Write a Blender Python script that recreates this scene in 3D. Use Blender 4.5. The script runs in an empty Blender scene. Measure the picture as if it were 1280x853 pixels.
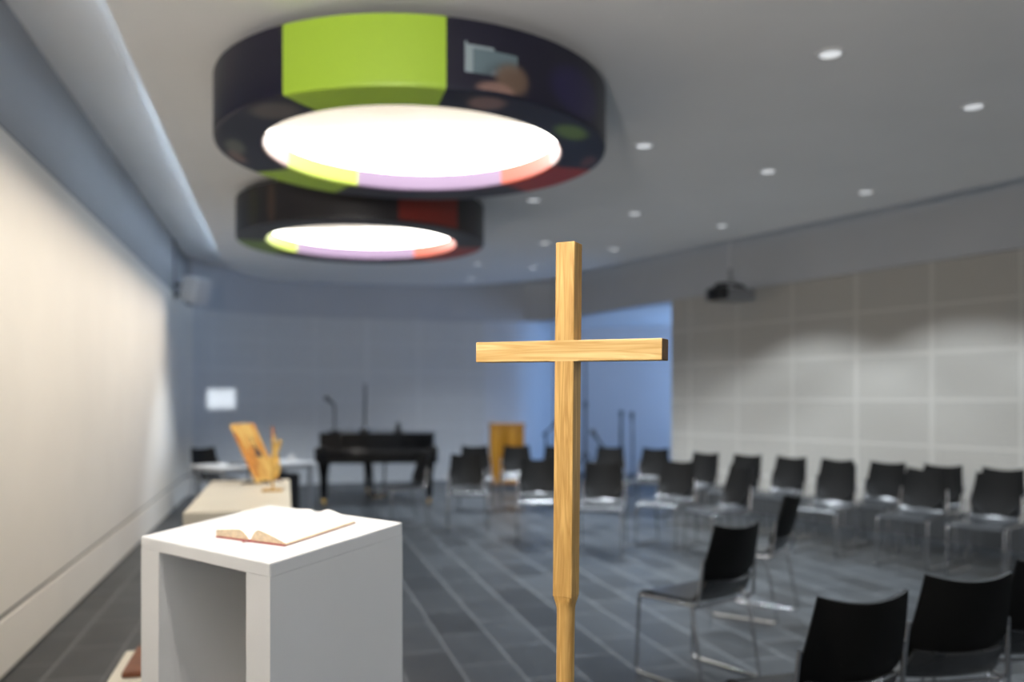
import bpy, bmesh, math, random
from mathutils import Vector, Matrix
random.seed(7)
sc = bpy.context.scene
COL = sc.collection
PI = math.pi
R = math.radians

# ------------------------------------------------------------------ helpers
def link(o, parent=None):
    COL.objects.link(o)
    if parent is not None:
        o.parent = parent
    return o

def obj(name, bm, mat, parent=None, smooth=False, sharp=None, loc=None):
    bmesh.ops.recalc_face_normals(bm, faces=bm.faces[:])
    me = bpy.data.meshes.new(name)
    bm.to_mesh(me); bm.free()
    for m in (mat if isinstance(mat, (list, tuple)) else [mat]):
        me.materials.append(m)
    if smooth:
        me.polygons.foreach_set('use_smooth', [True] * len(me.polygons))
        if sharp:
            me.set_sharp_from_angle(angle=R(sharp))
    o = bpy.data.objects.new(name, me)
    if loc is not None:
        o.location = loc
    return link(o, parent)

def empty(name, loc=(0, 0, 0), rz=0.0):
    o = bpy.data.objects.new(name, None)
    o.empty_display_size = 0.1
    o.location = loc
    o.rotation_euler = (0, 0, rz)
    return link(o)

def tag(o, label, cat, group=None, kind=None):
    o['label'] = label
    o['category'] = cat
    if group: o['group'] = group
    if kind: o['kind'] = kind
    return o

def struct(o, label=None):
    o['kind'] = 'structure'
    if label:
        o['label'] = label
    return o

def box(bm, x0, x1, y0, y1, z0, z1, bev=0.0, mi=0, M=None, seg=2):
    vs = [bm.verts.new((x, y, z)) for x in (x0, x1) for y in (y0, y1) for z in (z0, z1)]
    idx = [(0, 1, 3, 2), (4, 6, 7, 5), (0, 4, 5, 1), (2, 3, 7, 6), (0, 2, 6, 4), (1, 5, 7, 3)]
    fs = [bm.faces.new([vs[i] for i in f]) for f in idx]
    for f in fs: f.material_index = mi
    if bev > 0:
        es = list({e for f in fs for e in f.edges})
        r = bmesh.ops.bevel(bm, geom=es, offset=bev, segments=seg, affect='EDGES', profile=0.5)
        vs = list({v for f in r['faces'] for v in f.verts} | {v for v in vs if v.is_valid})
        for f in r['faces']: f.material_index = mi
    if M is not None:
        vset = set(v for v in vs if v.is_valid)
        bmesh.ops.transform(bm, matrix=M, verts=list(vset))
    return vs

def prism(bm, pts, z0, z1, mi=0):
    a = [bm.verts.new((p[0], p[1], z0)) for p in pts]
    b = [bm.verts.new((p[0], p[1], z1)) for p in pts]
    n = len(pts)
    fs = [bm.faces.new(a[::-1]), bm.faces.new(b)]
    for i in range(n):
        fs.append(bm.faces.new((a[i], a[(i + 1) % n], b[(i + 1) % n], b[i])))
    for f in fs: f.material_index = mi
    return a + b

def tube(bm, pts, r, n=8, closed=False, mi=0, cap=True):
    pts = [Vector(p) for p in pts]
    rad = r if isinstance(r, (list, tuple)) else [r] * len(pts)
    rings = []
    N = len(pts)
    prev = None
    for i, p in enumerate(pts):
        if closed:
            t = (pts[(i + 1) % N] - pts[i - 1]).normalized()
        else:
            t = (pts[min(i + 1, N - 1)] - pts[max(i - 1, 0)]).normalized()
        if prev is None:
            ref = Vector((0, 0, 1)) if abs(t.z) < 0.9 else Vector((1, 0, 0))
            u = t.cross(ref).normalized()
        else:
            u = (prev - t * prev.dot(t)).normalized()
        prev = u
        w = t.cross(u)
        rings.append([bm.verts.new(p + (u * math.cos(2 * PI * k / n) + w * math.sin(2 * PI * k / n)) * rad[i]) for k in range(n)])
    for i in range(N if closed else N - 1):
        a, b = rings[i], rings[(i + 1) % N]
        for k in range(n):
            f = bm.faces.new((a[k], a[(k + 1) % n], b[(k + 1) % n], b[k]))
            f.material_index = mi
    if cap and not closed:
        bm.faces.new(rings[0][::-1]).material_index = mi
        bm.faces.new(rings[-1]).material_index = mi

def lathe(bm, prof, n=32, c=(0, 0), mi=0, M=None, caps=True):
    rings = []
    new = []
    for (r, z) in prof:
        ring = [bm.verts.new((c[0] + r * math.cos(2 * PI * k / n), c[1] + r * math.sin(2 * PI * k / n), z)) for k in range(n)]
        rings.append(ring); new += ring
    for a, b in zip(rings, rings[1:]):
        for k in range(n):
            bm.faces.new((a[k], a[(k + 1) % n], b[(k + 1) % n], b[k])).material_index = mi
    if caps:
        bm.faces.new(rings[0][::-1]).material_index = mi
        bm.faces.new(rings[-1]).material_index = mi
    if M is not None:
        bmesh.ops.transform(bm, matrix=M, verts=new)
    return new

def bend(pts, r, k=5):
    """round the corners of a polyline"""
    pts = [Vector(p) for p in pts]
    out = [pts[0]]
    for i in range(1, len(pts) - 1):
        p, a, b = pts[i], pts[i - 1], pts[i + 1]
        da, db = (a - p), (b - p)
        d = min(r, da.length * .49, db.length * .49)
        A, B = p + da.normalized() * d, p + db.normalized() * d
        for j in range(k + 1):
            t = j / k
            out.append(A * (1 - t) ** 2 + p * 2 * t * (1 - t) + B * t * t)
    out.append(pts[-1])
    return out

def shell(bm, nu, nv, fn, th):
    """grid surface of given thickness; fn(u,v) -> point, u,v in 0..1"""
    g = [[Vector(fn(i / nu, j / nv)) for j in range(nv + 1)] for i in range(nu + 1)]
    def nrm(i, j):
        du = g[min(i + 1, nu)][j] - g[max(i - 1, 0)][j]
        dv = g[i][min(j + 1, nv)] - g[i][max(j - 1, 0)]
        return du.cross(dv).normalized()
    A = [[bm.verts.new(g[i][j] + nrm(i, j) * th / 2) for j in range(nv + 1)] for i in range(nu + 1)]
    B = [[bm.verts.new(g[i][j] - nrm(i, j) * th / 2) for j in range(nv + 1)] for i in range(nu + 1)]
    for i in range(nu):
        for j in range(nv):
            bm.faces.new((A[i][j], A[i + 1][j], A[i + 1][j + 1], A[i][j + 1]))
            bm.faces.new((B[i][j], B[i][j + 1], B[i + 1][j + 1], B[i + 1][j]))
    for i in range(nu):
        for j in (0, nv):
            bm.faces.new((A[i][j], A[i + 1][j], B[i + 1][j], B[i][j]))
    for j in range(nv):
        for i in (0, nu):
            bm.faces.new((A[i][j], A[i][j + 1], B[i][j + 1], B[i][j]))

# ------------------------------------------------------------------ materials
def mat(name, col, rough=0.5, metal=0.0, spec=0.5, noise=None, coat=0.0, bump=None):
    m = bpy.data.materials.new(name)
    m.use_nodes = True
    nt = m.node_tree; N = nt.nodes; L = nt.links
    b = N['Principled BSDF']
    b.inputs['Base Color'].default_value = (*col, 1)
    b.inputs['Roughness'].default_value = rough
    b.inputs['Metallic'].default_value = metal
    b.inputs['Specular IOR Level'].default_value = spec
    b.inputs['Coat Weight'].default_value = coat
    tc = N.new('ShaderNodeTexCoord')
    if noise:
        sc_, amt = noise
        n = N.new('ShaderNodeTexNoise'); n.inputs['Scale'].default_value = sc_; n.inputs['Detail'].default_value = 4
        L.new(tc.outputs['Object'], n.inputs['Vector'])
        r = N.new('ShaderNodeValToRGB')
        r.color_ramp.elements[0].position = .3; r.color_ramp.elements[1].position = .7
        r.color_ramp.elements[0].color = (*[c * (1 - amt) for c in col], 1)
        r.color_ramp.elements[1].color = (*[min(1, c * (1 + amt)) for c in col], 1)
        L.new(n.outputs['Fac'], r.inputs['Fac']); L.new(r.outputs['Color'], b.inputs['Base Color'])
    if bump:
        n2 = N.new('ShaderNodeTexNoise'); n2.inputs['Scale'].default_value = bump[0]
        L.new(tc.outputs['Object'], n2.inputs['Vector'])
        bp = N.new('ShaderNodeBump'); bp.inputs['Strength'].default_value = bump[1]; bp.inputs['Distance'].default_value = .002
        L.new(n2.outputs['Fac'], bp.inputs['Height']); L.new(bp.outputs['Normal'], b.inputs['Normal'])
    return m

def emis(name, col, strength):
    m = bpy.data.materials.new(name); m.use_nodes = True
    b = m.node_tree.nodes['Principled BSDF']
    b.inputs['Base Color'].default_value = (*col, 1)
    b.inputs['Emission Color'].default_value = (*col, 1)
    b.inputs['Emission Strength'].default_value = strength
    return m

def wood(name, light, dark, axis=2, scale=1.0, rough=.38, ring=14.0):
    m = bpy.data.materials.new(name); m.use_nodes = True
    nt = m.node_tree; N = nt.nodes; L = nt.links; b = N['Principled BSDF']
    tc = N.new('ShaderNodeTexCoord'); mp = N.new('ShaderNodeMapping')
    s = [1.0, 1.0, 1.0]; s[axis] = 0.05
    mp.inputs['Scale'].default_value = [v * scale for v in s]
    L.new(tc.outputs['Object'], mp.inputs['Vector'])
    n = N.new('ShaderNodeTexNoise'); n.inputs['Scale'].default_value = ring; n.inputs['Detail'].default_value = 3; n.inputs['Distortion'].default_value = 1.2
    L.new(mp.outputs['Vector'], n.inputs['Vector'])
    mul = N.new('ShaderNodeMath'); mul.operation = 'MULTIPLY'; mul.inputs[1].default_value = 6.0
    L.new(n.outputs['Fac'], mul.inputs[0])
    fr = N.new('ShaderNodeMath'); fr.operation = 'PINGPONG'; fr.inputs[1].default_value = 1.0
    L.new(mul.outputs[0], fr.inputs[0])
    n2 = N.new('ShaderNodeTexNoise'); n2.inputs['Scale'].default_value = 160; n2.inputs['Detail'].default_value = 2
    L.new(mp.outputs['Vector'], n2.inputs['Vector'])
    add = N.new('ShaderNodeMath'); add.operation = 'MULTIPLY_ADD'; add.inputs[1].default_value = .55
    L.new(fr.outputs[0], add.inputs[0])
    m2 = N.new('ShaderNodeMath'); m2.operation = 'MULTIPLY'; m2.inputs[1].default_value = .5
    L.new(n2.outputs['Fac'], m2.inputs[0]); L.new(m2.outputs[0], add.inputs[2])
    r = N.new('ShaderNodeValToRGB')
    r.color_ramp.elements[0].color = (*light, 1); r.color_ramp.elements[1].color = (*dark, 1)
    r.color_ramp.elements[0].position = .2; r.color_ramp.elements[1].position = .95
    L.new(add.outputs[0], r.inputs['Fac']); L.new(r.outputs['Color'], b.inputs['Base Color'])
    b.inputs['Roughness'].default_value = rough
    return m

def perforated(name, col, joint, pitch=.034, pw=.91, ph=.485, hole=.32):
    """white acoustic panels: a grid of small holes, plain bands along the panel joints (UV in metres)"""
    m = bpy.data.materials.new(name); m.use_nodes = True
    nt = m.node_tree; N = nt.nodes; L = nt.links; b = N['Principled BSDF']
    uv = N.new('ShaderNodeUVMap'); sx = N.new('ShaderNodeSeparateXYZ'); L.new(uv.outputs[0], sx.inputs[0])
    def math_(op, a, bb=None, c=None):
        n = N.new('ShaderNodeMath'); n.operation = op
        for i, v in enumerate((a, bb, c)):
            if v is None: continue
            if isinstance(v, (int, float)): n.inputs[i].default_value = v
            else: L.new(v, n.inputs[i])
        return n.outputs[0]
    def cell(o, p):
        f = math_('FRACT', math_('DIVIDE', o, p))
        return math_('ABSOLUTE', math_('SUBTRACT', f, .5))
    hx, hy = cell(sx.outputs[0], pitch), cell(sx.outputs[1], pitch)
    d = math_('SQRT', math_('ADD', math_('MULTIPLY', hx, hx), math_('MULTIPLY', hy, hy)))
    isdot = math_('LESS_THAN', d, hole * .72)
    jx, jy = cell(sx.outputs[0], pw), cell(sx.outputs[1], ph)
    band = math_('MAXIMUM', math_('GREATER_THAN', jx, .5 - .024 / pw), math_('GREATER_THAN', jy, .5 - .02 / ph))
    keep = math_('MULTIPLY', isdot, math_('SUBTRACT', 1, band))
    mix = N.new('ShaderNodeMix'); mix.data_type = 'RGBA'
    L.new(keep, mix.inputs[0])
    mj = N.new('ShaderNodeMix'); mj.data_type = 'RGBA'
    L.new(band, mj.inputs[0]); mj.inputs[6].default_value = (*col, 1); mj.inputs[7].default_value = (*joint, 1)
    L.new(mj.outputs[2], mix.inputs[6]); mix.inputs[7].default_value = (col[0] * .28, col[1] * .28, col[2] * .28, 1)
    L.new(mix.outputs[2], b.inputs['Base Color'])
    b.inputs['Roughness'].default_value = .7
    return m

def slate(name, ang):
    m = bpy.data.materials.new(name); m.use_nodes = True
    nt = m.node_tree; N = nt.nodes; L = nt.links; b = N['Principled BSDF']
    tc = N.new('ShaderNodeTexCoord'); mp = N.new('ShaderNodeMapping')
    mp.inputs['Rotation'].default_value = (0, 0, ang)
    mp.inputs['Location'].default_value = (0.0, TILE_SHIFT, 0)
    L.new(tc.outputs['Object'], mp.inputs['Vector'])
    br = N.new('ShaderNodeTexBrick')
    br.offset = .5; br.squash = 1
    br.inputs['Color1'].default_value = (.016, .018, .020, 1)
    br.inputs['Color2'].default_value = (.036, .040, .044, 1)
    br.inputs['Mortar'].default_value = (.115, .12, .125, 1)
    br.inputs['Scale'].default_value = 1.0
    br.inputs['Mortar Size'].default_value = .007
    br.inputs['Mortar Smooth'].default_value = .15
    br.inputs['Brick Width'].default_value = .61
    br.inputs['Row Height'].default_value = .303
    L.new(mp.outputs['Vector'], br.inputs['Vector'])
    n = N.new('ShaderNodeTexNoise'); n.inputs['Scale'].default_value = 3.2; n.inputs['Detail'].default_value = 6
    L.new(tc.outputs['Object'], n.inputs['Vector'])
    r = N.new('ShaderNodeValToRGB')
    r.color_ramp.elements[0].color = (.7, .7, .7, 1); r.color_ramp.elements[1].color = (1.25, 1.25, 1.25, 1)
    L.new(n.outputs['Fac'], r.inputs['Fac'])
    mx = N.new('ShaderNodeMix'); mx.data_type = 'RGBA'; mx.blend_type = 'MULTIPLY'; mx.inputs[0].default_value = 1
    L.new(br.outputs['Color'], mx.inputs[6]); L.new(r.outputs['Color'], mx.inputs[7])
    L.new(mx.outputs[2], b.inputs['Base Color'])
    mr = N.new('ShaderNodeMapRange'); mr.inputs[3].default_value = .30; mr.inputs[4].default_value = .42
    L.new(n.outputs['Fac'], mr.inputs[0]); L.new(mr.outputs[0], b.inputs['Roughness'])
    b.inputs['Specular IOR Level'].default_value = .35
    bp = N.new('ShaderNodeBump'); bp.inputs['Strength'].default_value = .12; bp.inputs['Distance'].default_value = .003
    n3 = N.new('ShaderNodeTexNoise'); n3.inputs['Scale'].default_value = 14; n3.inputs['Detail'].default_value = 5
    L.new(tc.outputs['Object'], n3.inputs['Vector'])
    L.new(n3.outputs['Fac'], bp.inputs['Height']); L.new(bp.outputs['Normal'], b.inputs['Normal'])
    return m

WALL_ANG = math.atan(.2654)           # the left wall leans away from the view axis by this angle
TILE_SHIFT = 0.0
M_left = mat('left_wall_paint', (.78, .74, .68), .75, noise=(2.0, .02), bump=(60, .08))
M_gap = mat('shadow_gap', (.05, .05, .05), .8)
M_plain = mat('plain_grey_wall', (.62, .63, .64), .8, noise=(1.5, .02))
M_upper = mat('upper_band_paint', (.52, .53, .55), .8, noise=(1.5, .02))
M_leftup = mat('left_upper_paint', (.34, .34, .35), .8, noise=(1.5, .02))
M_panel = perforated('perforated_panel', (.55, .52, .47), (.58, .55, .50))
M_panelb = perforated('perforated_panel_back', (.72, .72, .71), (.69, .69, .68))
M_ceil = mat('ceiling_plaster', (.83, .83, .83), .8, noise=(1.2, .02))
M_floor = slate('slate_tiles', -(PI / 2 + WALL_ANG))
M_white = mat('white_lacquer', (.74, .74, .74), .35, noise=(3, .015))
M_cream = mat('cream_lacquer', (.72, .67, .56), .45, noise=(3, .03))
M_oak = wood('light_oak', (.74, .47, .17), (.42, .22, .055), axis=2, ring=60)
M_oakbar = wood('light_oak_bar', (.84, .60, .28), (.52, .29, .08), axis=0, ring=55)
M_oakend = mat('oak_end_grain', (.15, .075, .022), .5, noise=(160, .3))
M_black = mat('black_backrest', (.0045, .0042, .004), .5, spec=.16)
M_seat = mat('dark_grey_seat', (.024, .025, .027), .27, noise=(6, .12), spec=.55)
M_chrome = mat('chrome_tube', (.55, .55, .57), .10, 1.0)
M_piano = mat('black_piano_lacquer', (.005, .005, .006), .12, spec=.35)
M_matblack = mat('matte_black_metal', (.012, .012, .013), .5)
M_dgrey = mat('dark_grey_plastic', (.06, .06, .065), .5)
M_grey = mat('grey_metal', (.36, .37, .38), .4, .6)
M_whitep = mat('white_plastic', (.72, .72, .72), .45)
M_brass = mat('brass', (.60, .36, .07), .3, .9, noise=(30, .15))
M_gild = mat('gilded_leaf', (.78, .50, .14), .45, .3, noise=(30, .25))
M_amber = wood('amber_wood', (.40, .19, .02), (.18, .07, .006), axis=2, rough=.18)
M_brown = mat('terracotta_leather', (.20, .065, .025), .5, noise=(20, .2))
M_page = mat('page_paper', (.86, .85, .82), .7)
M_pageedge = mat('page_edge', (.72, .58, .40), .7, noise=(120, .15))
M_cover = mat('red_book_cover', (.30, .06, .06), .5, noise=(30, .2))
M_ink = mat('faded_ink', (.55, .48, .48), .8)
M_glow = emis('ring_diffuser', (1, .97, .92), 6.0)
_N = M_glow.node_tree.nodes; _L = M_glow.node_tree.links
_tc = _N.new('ShaderNodeTexCoord'); _sx = _N.new('ShaderNodeSeparateXYZ'); _L.new(_tc.outputs['Object'], _sx.inputs[0])
_nz = _N.new('ShaderNodeTexNoise'); _nz.inputs['Scale'].default_value = 2.2; _nz.inputs['Detail'].default_value = 3; _L.new(_tc.outputs['Object'], _nz.inputs['Vector'])
_ad = _N.new('ShaderNodeMath'); _ad.operation = 'MULTIPLY_ADD'; _ad.inputs[1].default_value = .35; _L.new(_nz.outputs['Fac'], _ad.inputs[0]); _L.new(_sx.outputs[1], _ad.inputs[2])
_rp = _N.new('ShaderNodeValToRGB'); _mr = _N.new('ShaderNodeMapRange'); _mr.inputs[1].default_value = -.34; _mr.inputs[2].default_value = .20
_L.new(_ad.outputs[0], _mr.inputs[0]); _L.new(_mr.outputs[0], _rp.inputs['Fac'])
_rp.color_ramp.elements[0].color = (.088, .076, .060, 1); _rp.color_ramp.elements[1].color = (1, .97, .92, 1)
_e = _rp.color_ramp.elements.new(.62); _e.color = (.125, .115, .098, 1)
_L.new(_rp.outputs['Color'], _N['Principled BSDF'].inputs['Emission Color'])
M_lens = emis('downlight_lens', (.94, .97, 1), .4)
M_window = emis('daylight_pane', (.32, .55, 1.0), 4.8)
M_glass = mat('dark_lens_glass', (.01, .01, .015), .05)

# ------------------------------------------------------------------ room shell
E = 1.45                               # eye height of the photographer
L_TOP = 2.88                           # top of the wall panels
H_UP = 3.59                            # upper ceiling
H_SAIL = 3.35                          # lowered ceiling

def lw(y, d=0.0):                      # point d metres inside the left wall at depth y
    c, s = math.cos(WALL_ANG), math.sin(WALL_ANG)
    x = -1.4965 - .2654 * y
    return (x + d * c, y + d * s)

def smooth_path(pts, k=6):
    P = [Vector((*p, 0)) for p in pts]
    out = []
    for i in range(len(P) - 1):
        p0 = P[max(i - 1, 0)]; p1 = P[i]; p2 = P[i + 1]; p3 = P[min(i + 2, len(P) - 1)]
        for j in range(k):
            t = j / k
            q = 0.5 * ((2 * p1) + (p2 - p0) * t + (2 * p0 - 5 * p1 + 4 * p2 - p3) * t * t + (3 * p1 - p0 - 3 * p2 + p3) * t ** 3)
            out.append((q.x, q.y))
    out.append((P[-1].x, P[-1].y))
    return out

def band(bm, pts, z0, z1, th, mi=0, inset=0.0, u0=0.0):
    """vertical wall along pts (room on the right hand side); thickness th outward; inset pushes it into the room"""
    P = [Vector((*p, 0)) for p in pts]
    uvl = bm.loops.layers.uv.verify()
    nr = []
    for i in range(len(P)):
        t = (P[min(i + 1, len(P) - 1)] - P[max(i - 1, 0)]).normalized()
        nr.append(Vector((-t.y, t.x, 0)))
    s = [u0]
    for i in range(1, len(P)): s.append(s[-1] + (P[i] - P[i - 1]).length)
    def V(p, z): return bm.verts.new((p.x, p.y, z))
    a0 = [V(p - n * inset, z0) for p, n in zip(P, nr)]; a1 = [V(p - n * inset, z1) for p, n in zip(P, nr)]
    b0 = [V(p + n * th, z0) for p, n in zip(P, nr)]; b1 = [V(p + n * th, z1) for p, n in zip(P, nr)]
    for i in range(len(P) - 1):
        f = bm.faces.new((a0[i], a0[i + 1], a1[i + 1], a1[i])); f.material_index = mi
        for lp, uvv in zip(f.loops, ((s[i], z0), (s[i + 1], z0), (s[i + 1], z1), (s[i], z1))): lp[uvl].uv = uvv
        for q in ((b0[i + 1], b0[i], b1[i], b1[i + 1]), (a1[i], a1[i + 1], b1[i + 1], b1[i]), (a0[i + 1], a0[i], b0[i], b0[i + 1])):
            bm.faces.new(q).material_index = mi
    for q in ((a0[0], a1[0], b1[0], b0[0]), (a0[-1], b0[-1], b1[-1], a1[-1])):
        bm.faces.new(q).material_index = mi

left_line = [lw(-3.2), lw(2), lw(6), lw(10), lw(12.3)]
cs = smooth_path([lw(10), lw(12.3), (-4.86, 12.95), (-4.72, 13.55), (-4.3, 14.12), (-3.6, 14.62), (-2.7, 15.02), (-1.5, 15.36), (-.5, 15.55), (.12, 15.66)])
left_all = left_line[:-1] + cs[6:13]
back_s = cs[12:49]
right_pts = [(2.30, 12.35), (3.42, 10.44), (4.83, 8.08), (6.35, 5.4), (7.2, 3.0), (7.3, 0), (7.3, -3.2)]
right_s = smooth_path(right_pts)

bm = bmesh.new()
prism(bm, [(-7, -4), (9, -4), (9, 19), (-7, 19)], -.12, 0)
floor = struct(obj('floor', bm, M_floor))
bm = bmesh.new()
prism(bm, [(-7, -4), (9, -4), (9, 19), (-7, 19)], H_UP, H_UP + .12)
struct(obj('ceiling', bm, M_ceil))

# lowered ceiling with rounded far corner
sail_pts = [lw(-2.6, .62), lw(4.0, .62), lw(10, .62), lw(11.9, .64), (-4.08, 12.75), (-3.98, 13.3), (-3.55, 13.75), (-2.6, 14.08), (-1.5, 14.24), (-.45, 14.1), (.45, 13.45),
            (1.05, 12.55), (2.0, 11.15), (3.05, 9.45), (4.4, 7.25), (5.75, 4.95), (6.5, 3.0), (6.6, 0), (6.6, -2.6)]
sp = [sail_pts[0], sail_pts[1]] + smooth_path(sail_pts[2:])
bm = bmesh.new()
prism(bm, sp, H_SAIL, H_SAIL + .09)
struct(obj('ceiling_lowered', bm, M_ceil), 'lowered white ceiling slab with rounded far corner')

bm = bmesh.new()
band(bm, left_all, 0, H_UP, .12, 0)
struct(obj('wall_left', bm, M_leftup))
bm = bmesh.new()
band(bm, left_all, .335, L_TOP - .02, .0, 0, inset=.03)
struct(obj('wall_left_cladding', bm, M_left), 'smooth cream white wall cladding between two dark joints')
bm = bmesh.new()
band(bm, left_all, .012, .30, .0, 0, inset=.03)
struct(obj('baseboard_left', bm, M_left))
bm = bmesh.new()
band(bm, left_all, .295, .34, .0, 0, inset=.004)
band(bm, left_all, L_TOP - .025, L_TOP + .015, .0, 0, inset=.004)
struct(obj('trim_1', bm, M_gap))

bm = bmesh.new()
band(bm, back_s, 0, L_TOP, .12, 0, inset=.0, u0=.3)
struct(obj('wall_back', bm, M_panelb))
bm = bmesh.new()
up = back_s[:-1] + [(-.5, 15.55), (.25, 15.62), (.72, 15.4), (2.30, 12.35)] + right_s[1:]
band(bm, up, L_TOP, H_UP, .12, 0, inset=.035)
struct(obj('trim_2', bm, M_upper), 'plain grey band above the wall panels')
bm = bmesh.new()
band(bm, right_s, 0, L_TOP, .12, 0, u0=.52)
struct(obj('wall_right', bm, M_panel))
bm = bmesh.new()
band(bm, right_s, .0, .30, .0, 0, inset=.04)
struct(obj('baseboard_right', bm, M_gap))
bm = bmesh.new()
band(bm, [(7.3, -3.2), (-.65, -3.2)], 0, H_UP, .12)
struct(obj('wall_rear', bm, M_plain))
# alcove
alc = smooth_path([(-.5, 15.55), (.10, 15.70), (.43, 16.02), (.62, 16.5), (.82, 17.3)]) + [(.83, 17.31), (4.7, 16.1)]
bm = bmesh.new()
band(bm, alc, 0, L_TOP, .12)
struct(obj('wall_alcove', bm, mat('alcove_white', (.66, .67, .69), .7, noise=(1.5, .02))))
bm = bmesh.new()
band(bm, [(4.7, 16.1), (4.55, 12.9)], 0, .55, .12)
band(bm, [(4.7, 16.1), (4.55, 12.9)], 2.5, L_TOP, .12)
band(bm, [(4.7, 16.1), (4.68, 15.75)], .55, 2.5, .12)
band(bm, [(4.57, 13.25), (4.55, 12.9)], .55, 2.5, .12)
band(bm, [(4.55, 12.9), (2.42, 12.42)], 0, L_TOP, .10)
struct(obj('wall_alcove_side', bm, M_plain))
bm = bmesh.new()
prism(bm, [(-.5, 15.70), (.25, 15.70), (.73, 15.45), (2.33, 12.42), (4.7, 12.95), (4.8, 16.2), (.8, 17.5), (-.5, 16.5)], L_TOP, L_TOP + .1)
struct(obj('ceiling_alcove', bm, M_ceil))
win = struct(empty('window_1', (4.69, 14.5, .55), -R(2.7)))
bm = bmesh.new()
for (a, b, c, d) in ((-1.25, -1.19, 0, 1.95), (1.19, 1.25, 0, 1.95), (-.03, .03, .06, 1.89), (-1.19, 1.19, 0, .06), (-1.19, 1.19, 1.89, 1.95)):
    box(bm, -.03, .03, a, b, c, d, .006)
obj('window_frame', bm, M_whitep, win)
bm = bmesh.new()
box(bm, .005, .015, -1.19, 1.19, .06, 1.89)
obj('pane', bm, M_window, win)

M_window2 = emis('daylight_pane_rear', (.82, .91, 1.0), .9)
for i, x in enumerate((1.2, 3.2, 5.2)):
    wn = struct(empty('window_%d' % (i + 2), (x, -3.17, .5)))
    bm = bmesh.new()
    for (a, b, c, d) in ((-.95, -.88, 0, 2.2), (.88, .95, 0, 2.2), (-.88, .88, 0, .07), (-.88, .88, 2.13, 2.2)):
        box(bm, a, b, -.02, .05, c, d, .006)
    obj('window_frame', bm, M_whitep, wn)
    bm = bmesh.new(); box(bm, -.88, .88, .0, .012, .07, 2.13); obj('pane', bm, M_window2, wn)

# ------------------------------------------------------------------ ring pendant lamps
COLR = dict(navy=(.010, .009, .024), green=(.40, .61, .047), lime=(.30, .38, .03), lilac=(.13, .085, .155), orange=(.30, .04, .016),
            red=(.42, .035, .02), pink=(.28, .19, .19), char=(.020, .017, .019))

def print_mat(name):
    m = bpy.data.materials.new(name); m.use_nodes = True
    N = m.node_tree.nodes; L = m.node_tree.links; b = N['Principled BSDF']
    a = N.new('ShaderNodeAttribute'); a.attribute_name = 'print'
    L.new(a.outputs['Color'], b.inputs['Base Color'])
    b.inputs['Roughness'].default_value = .42
    return m
M_print = print_mat('printed_fabric')

RO, RI, HR = 1.16, .885, .35
def sm(a, b, x):
    t = max(0, min(1, (x - a) / (b - a))); return t * t * (3 - 2 * t)
def mixc(a, b, t): return tuple(x * (1 - t) + y * t for x, y in zip(a, b))

def blob(phi, q, pc, qc, dp, dq):
    d = math.hypot((phi - pc) / dp, (q - qc) / dq)
    return 1 - sm(.6, 1.15, d)

def art_a(part, phi, q):
    """print of the near lamp: phi from -180..180 (0 = towards the viewer), q = height on walls or radius on the underside"""
    if part == 'inner':
        if phi > 144 or phi < -147: return COLR['lilac']
        if -147 <= phi < -108: return COLR['lime']
        if 107 <= phi <= 144: return COLR['orange']
        return COLR['pink']
    if -27 <= phi <= 14: return COLR['green']
    c = COLR['navy']
    if part == 'bottom':
        if -144 <= phi <= -110: return COLR['green']
        if 106 <= phi <= 142: return COLR['red']
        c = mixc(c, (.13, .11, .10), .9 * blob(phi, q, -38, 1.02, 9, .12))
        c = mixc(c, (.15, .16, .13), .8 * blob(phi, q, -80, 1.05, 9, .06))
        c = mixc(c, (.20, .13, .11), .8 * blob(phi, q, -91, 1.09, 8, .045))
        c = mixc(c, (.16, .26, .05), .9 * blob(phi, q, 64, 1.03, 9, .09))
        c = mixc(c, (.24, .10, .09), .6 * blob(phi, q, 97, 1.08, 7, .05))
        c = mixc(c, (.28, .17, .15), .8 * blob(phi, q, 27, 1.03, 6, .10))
        if abs(phi) > 142: c = mixc(c, (.05, .045, .06), .7)
        return c
    # outer wall, q = height above the lower rim
    c = mixc(c, (.022, .016, .085), .7 * blob(phi, q, 55, .14, 13, .14))  # bluish sheen on the drum's right side, painted into its colour
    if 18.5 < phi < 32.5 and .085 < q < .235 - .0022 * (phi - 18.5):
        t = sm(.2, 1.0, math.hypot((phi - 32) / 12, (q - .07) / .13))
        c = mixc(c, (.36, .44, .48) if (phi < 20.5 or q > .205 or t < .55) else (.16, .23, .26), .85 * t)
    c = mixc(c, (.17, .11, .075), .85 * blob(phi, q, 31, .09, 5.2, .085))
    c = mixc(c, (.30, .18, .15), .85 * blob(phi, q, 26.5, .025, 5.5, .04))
    return c

def art_b(part, phi, q):
    if part == 'inner':
        if phi > 153 or phi < -122: return COLR['lilac']
        if -122 <= phi < -70: return COLR['lime']
        if 100 <= phi <= 153: return COLR['orange']
        return COLR['pink']
    c = COLR['char']
    if part == 'bottom':
        if -118 <= phi <= -78: return (.17, .27, .04)
        if 100 <= phi <= 150: return COLR['red']
        return mixc(c, (.10, .09, .10), .6 * blob(phi, q, 20, 1.0, 60, .1))
    if 24.5 <= phi <= 55: return (.20, .022, .014)
    c = mixc(c, (.075, .050, .036), .9 * blob(phi, q, -31, .17, 2.6, .22))
    c = mixc(c, (.035, .033, .014), .9 * blob(phi, q, -44, .17, 5, .2))
    return c

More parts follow.
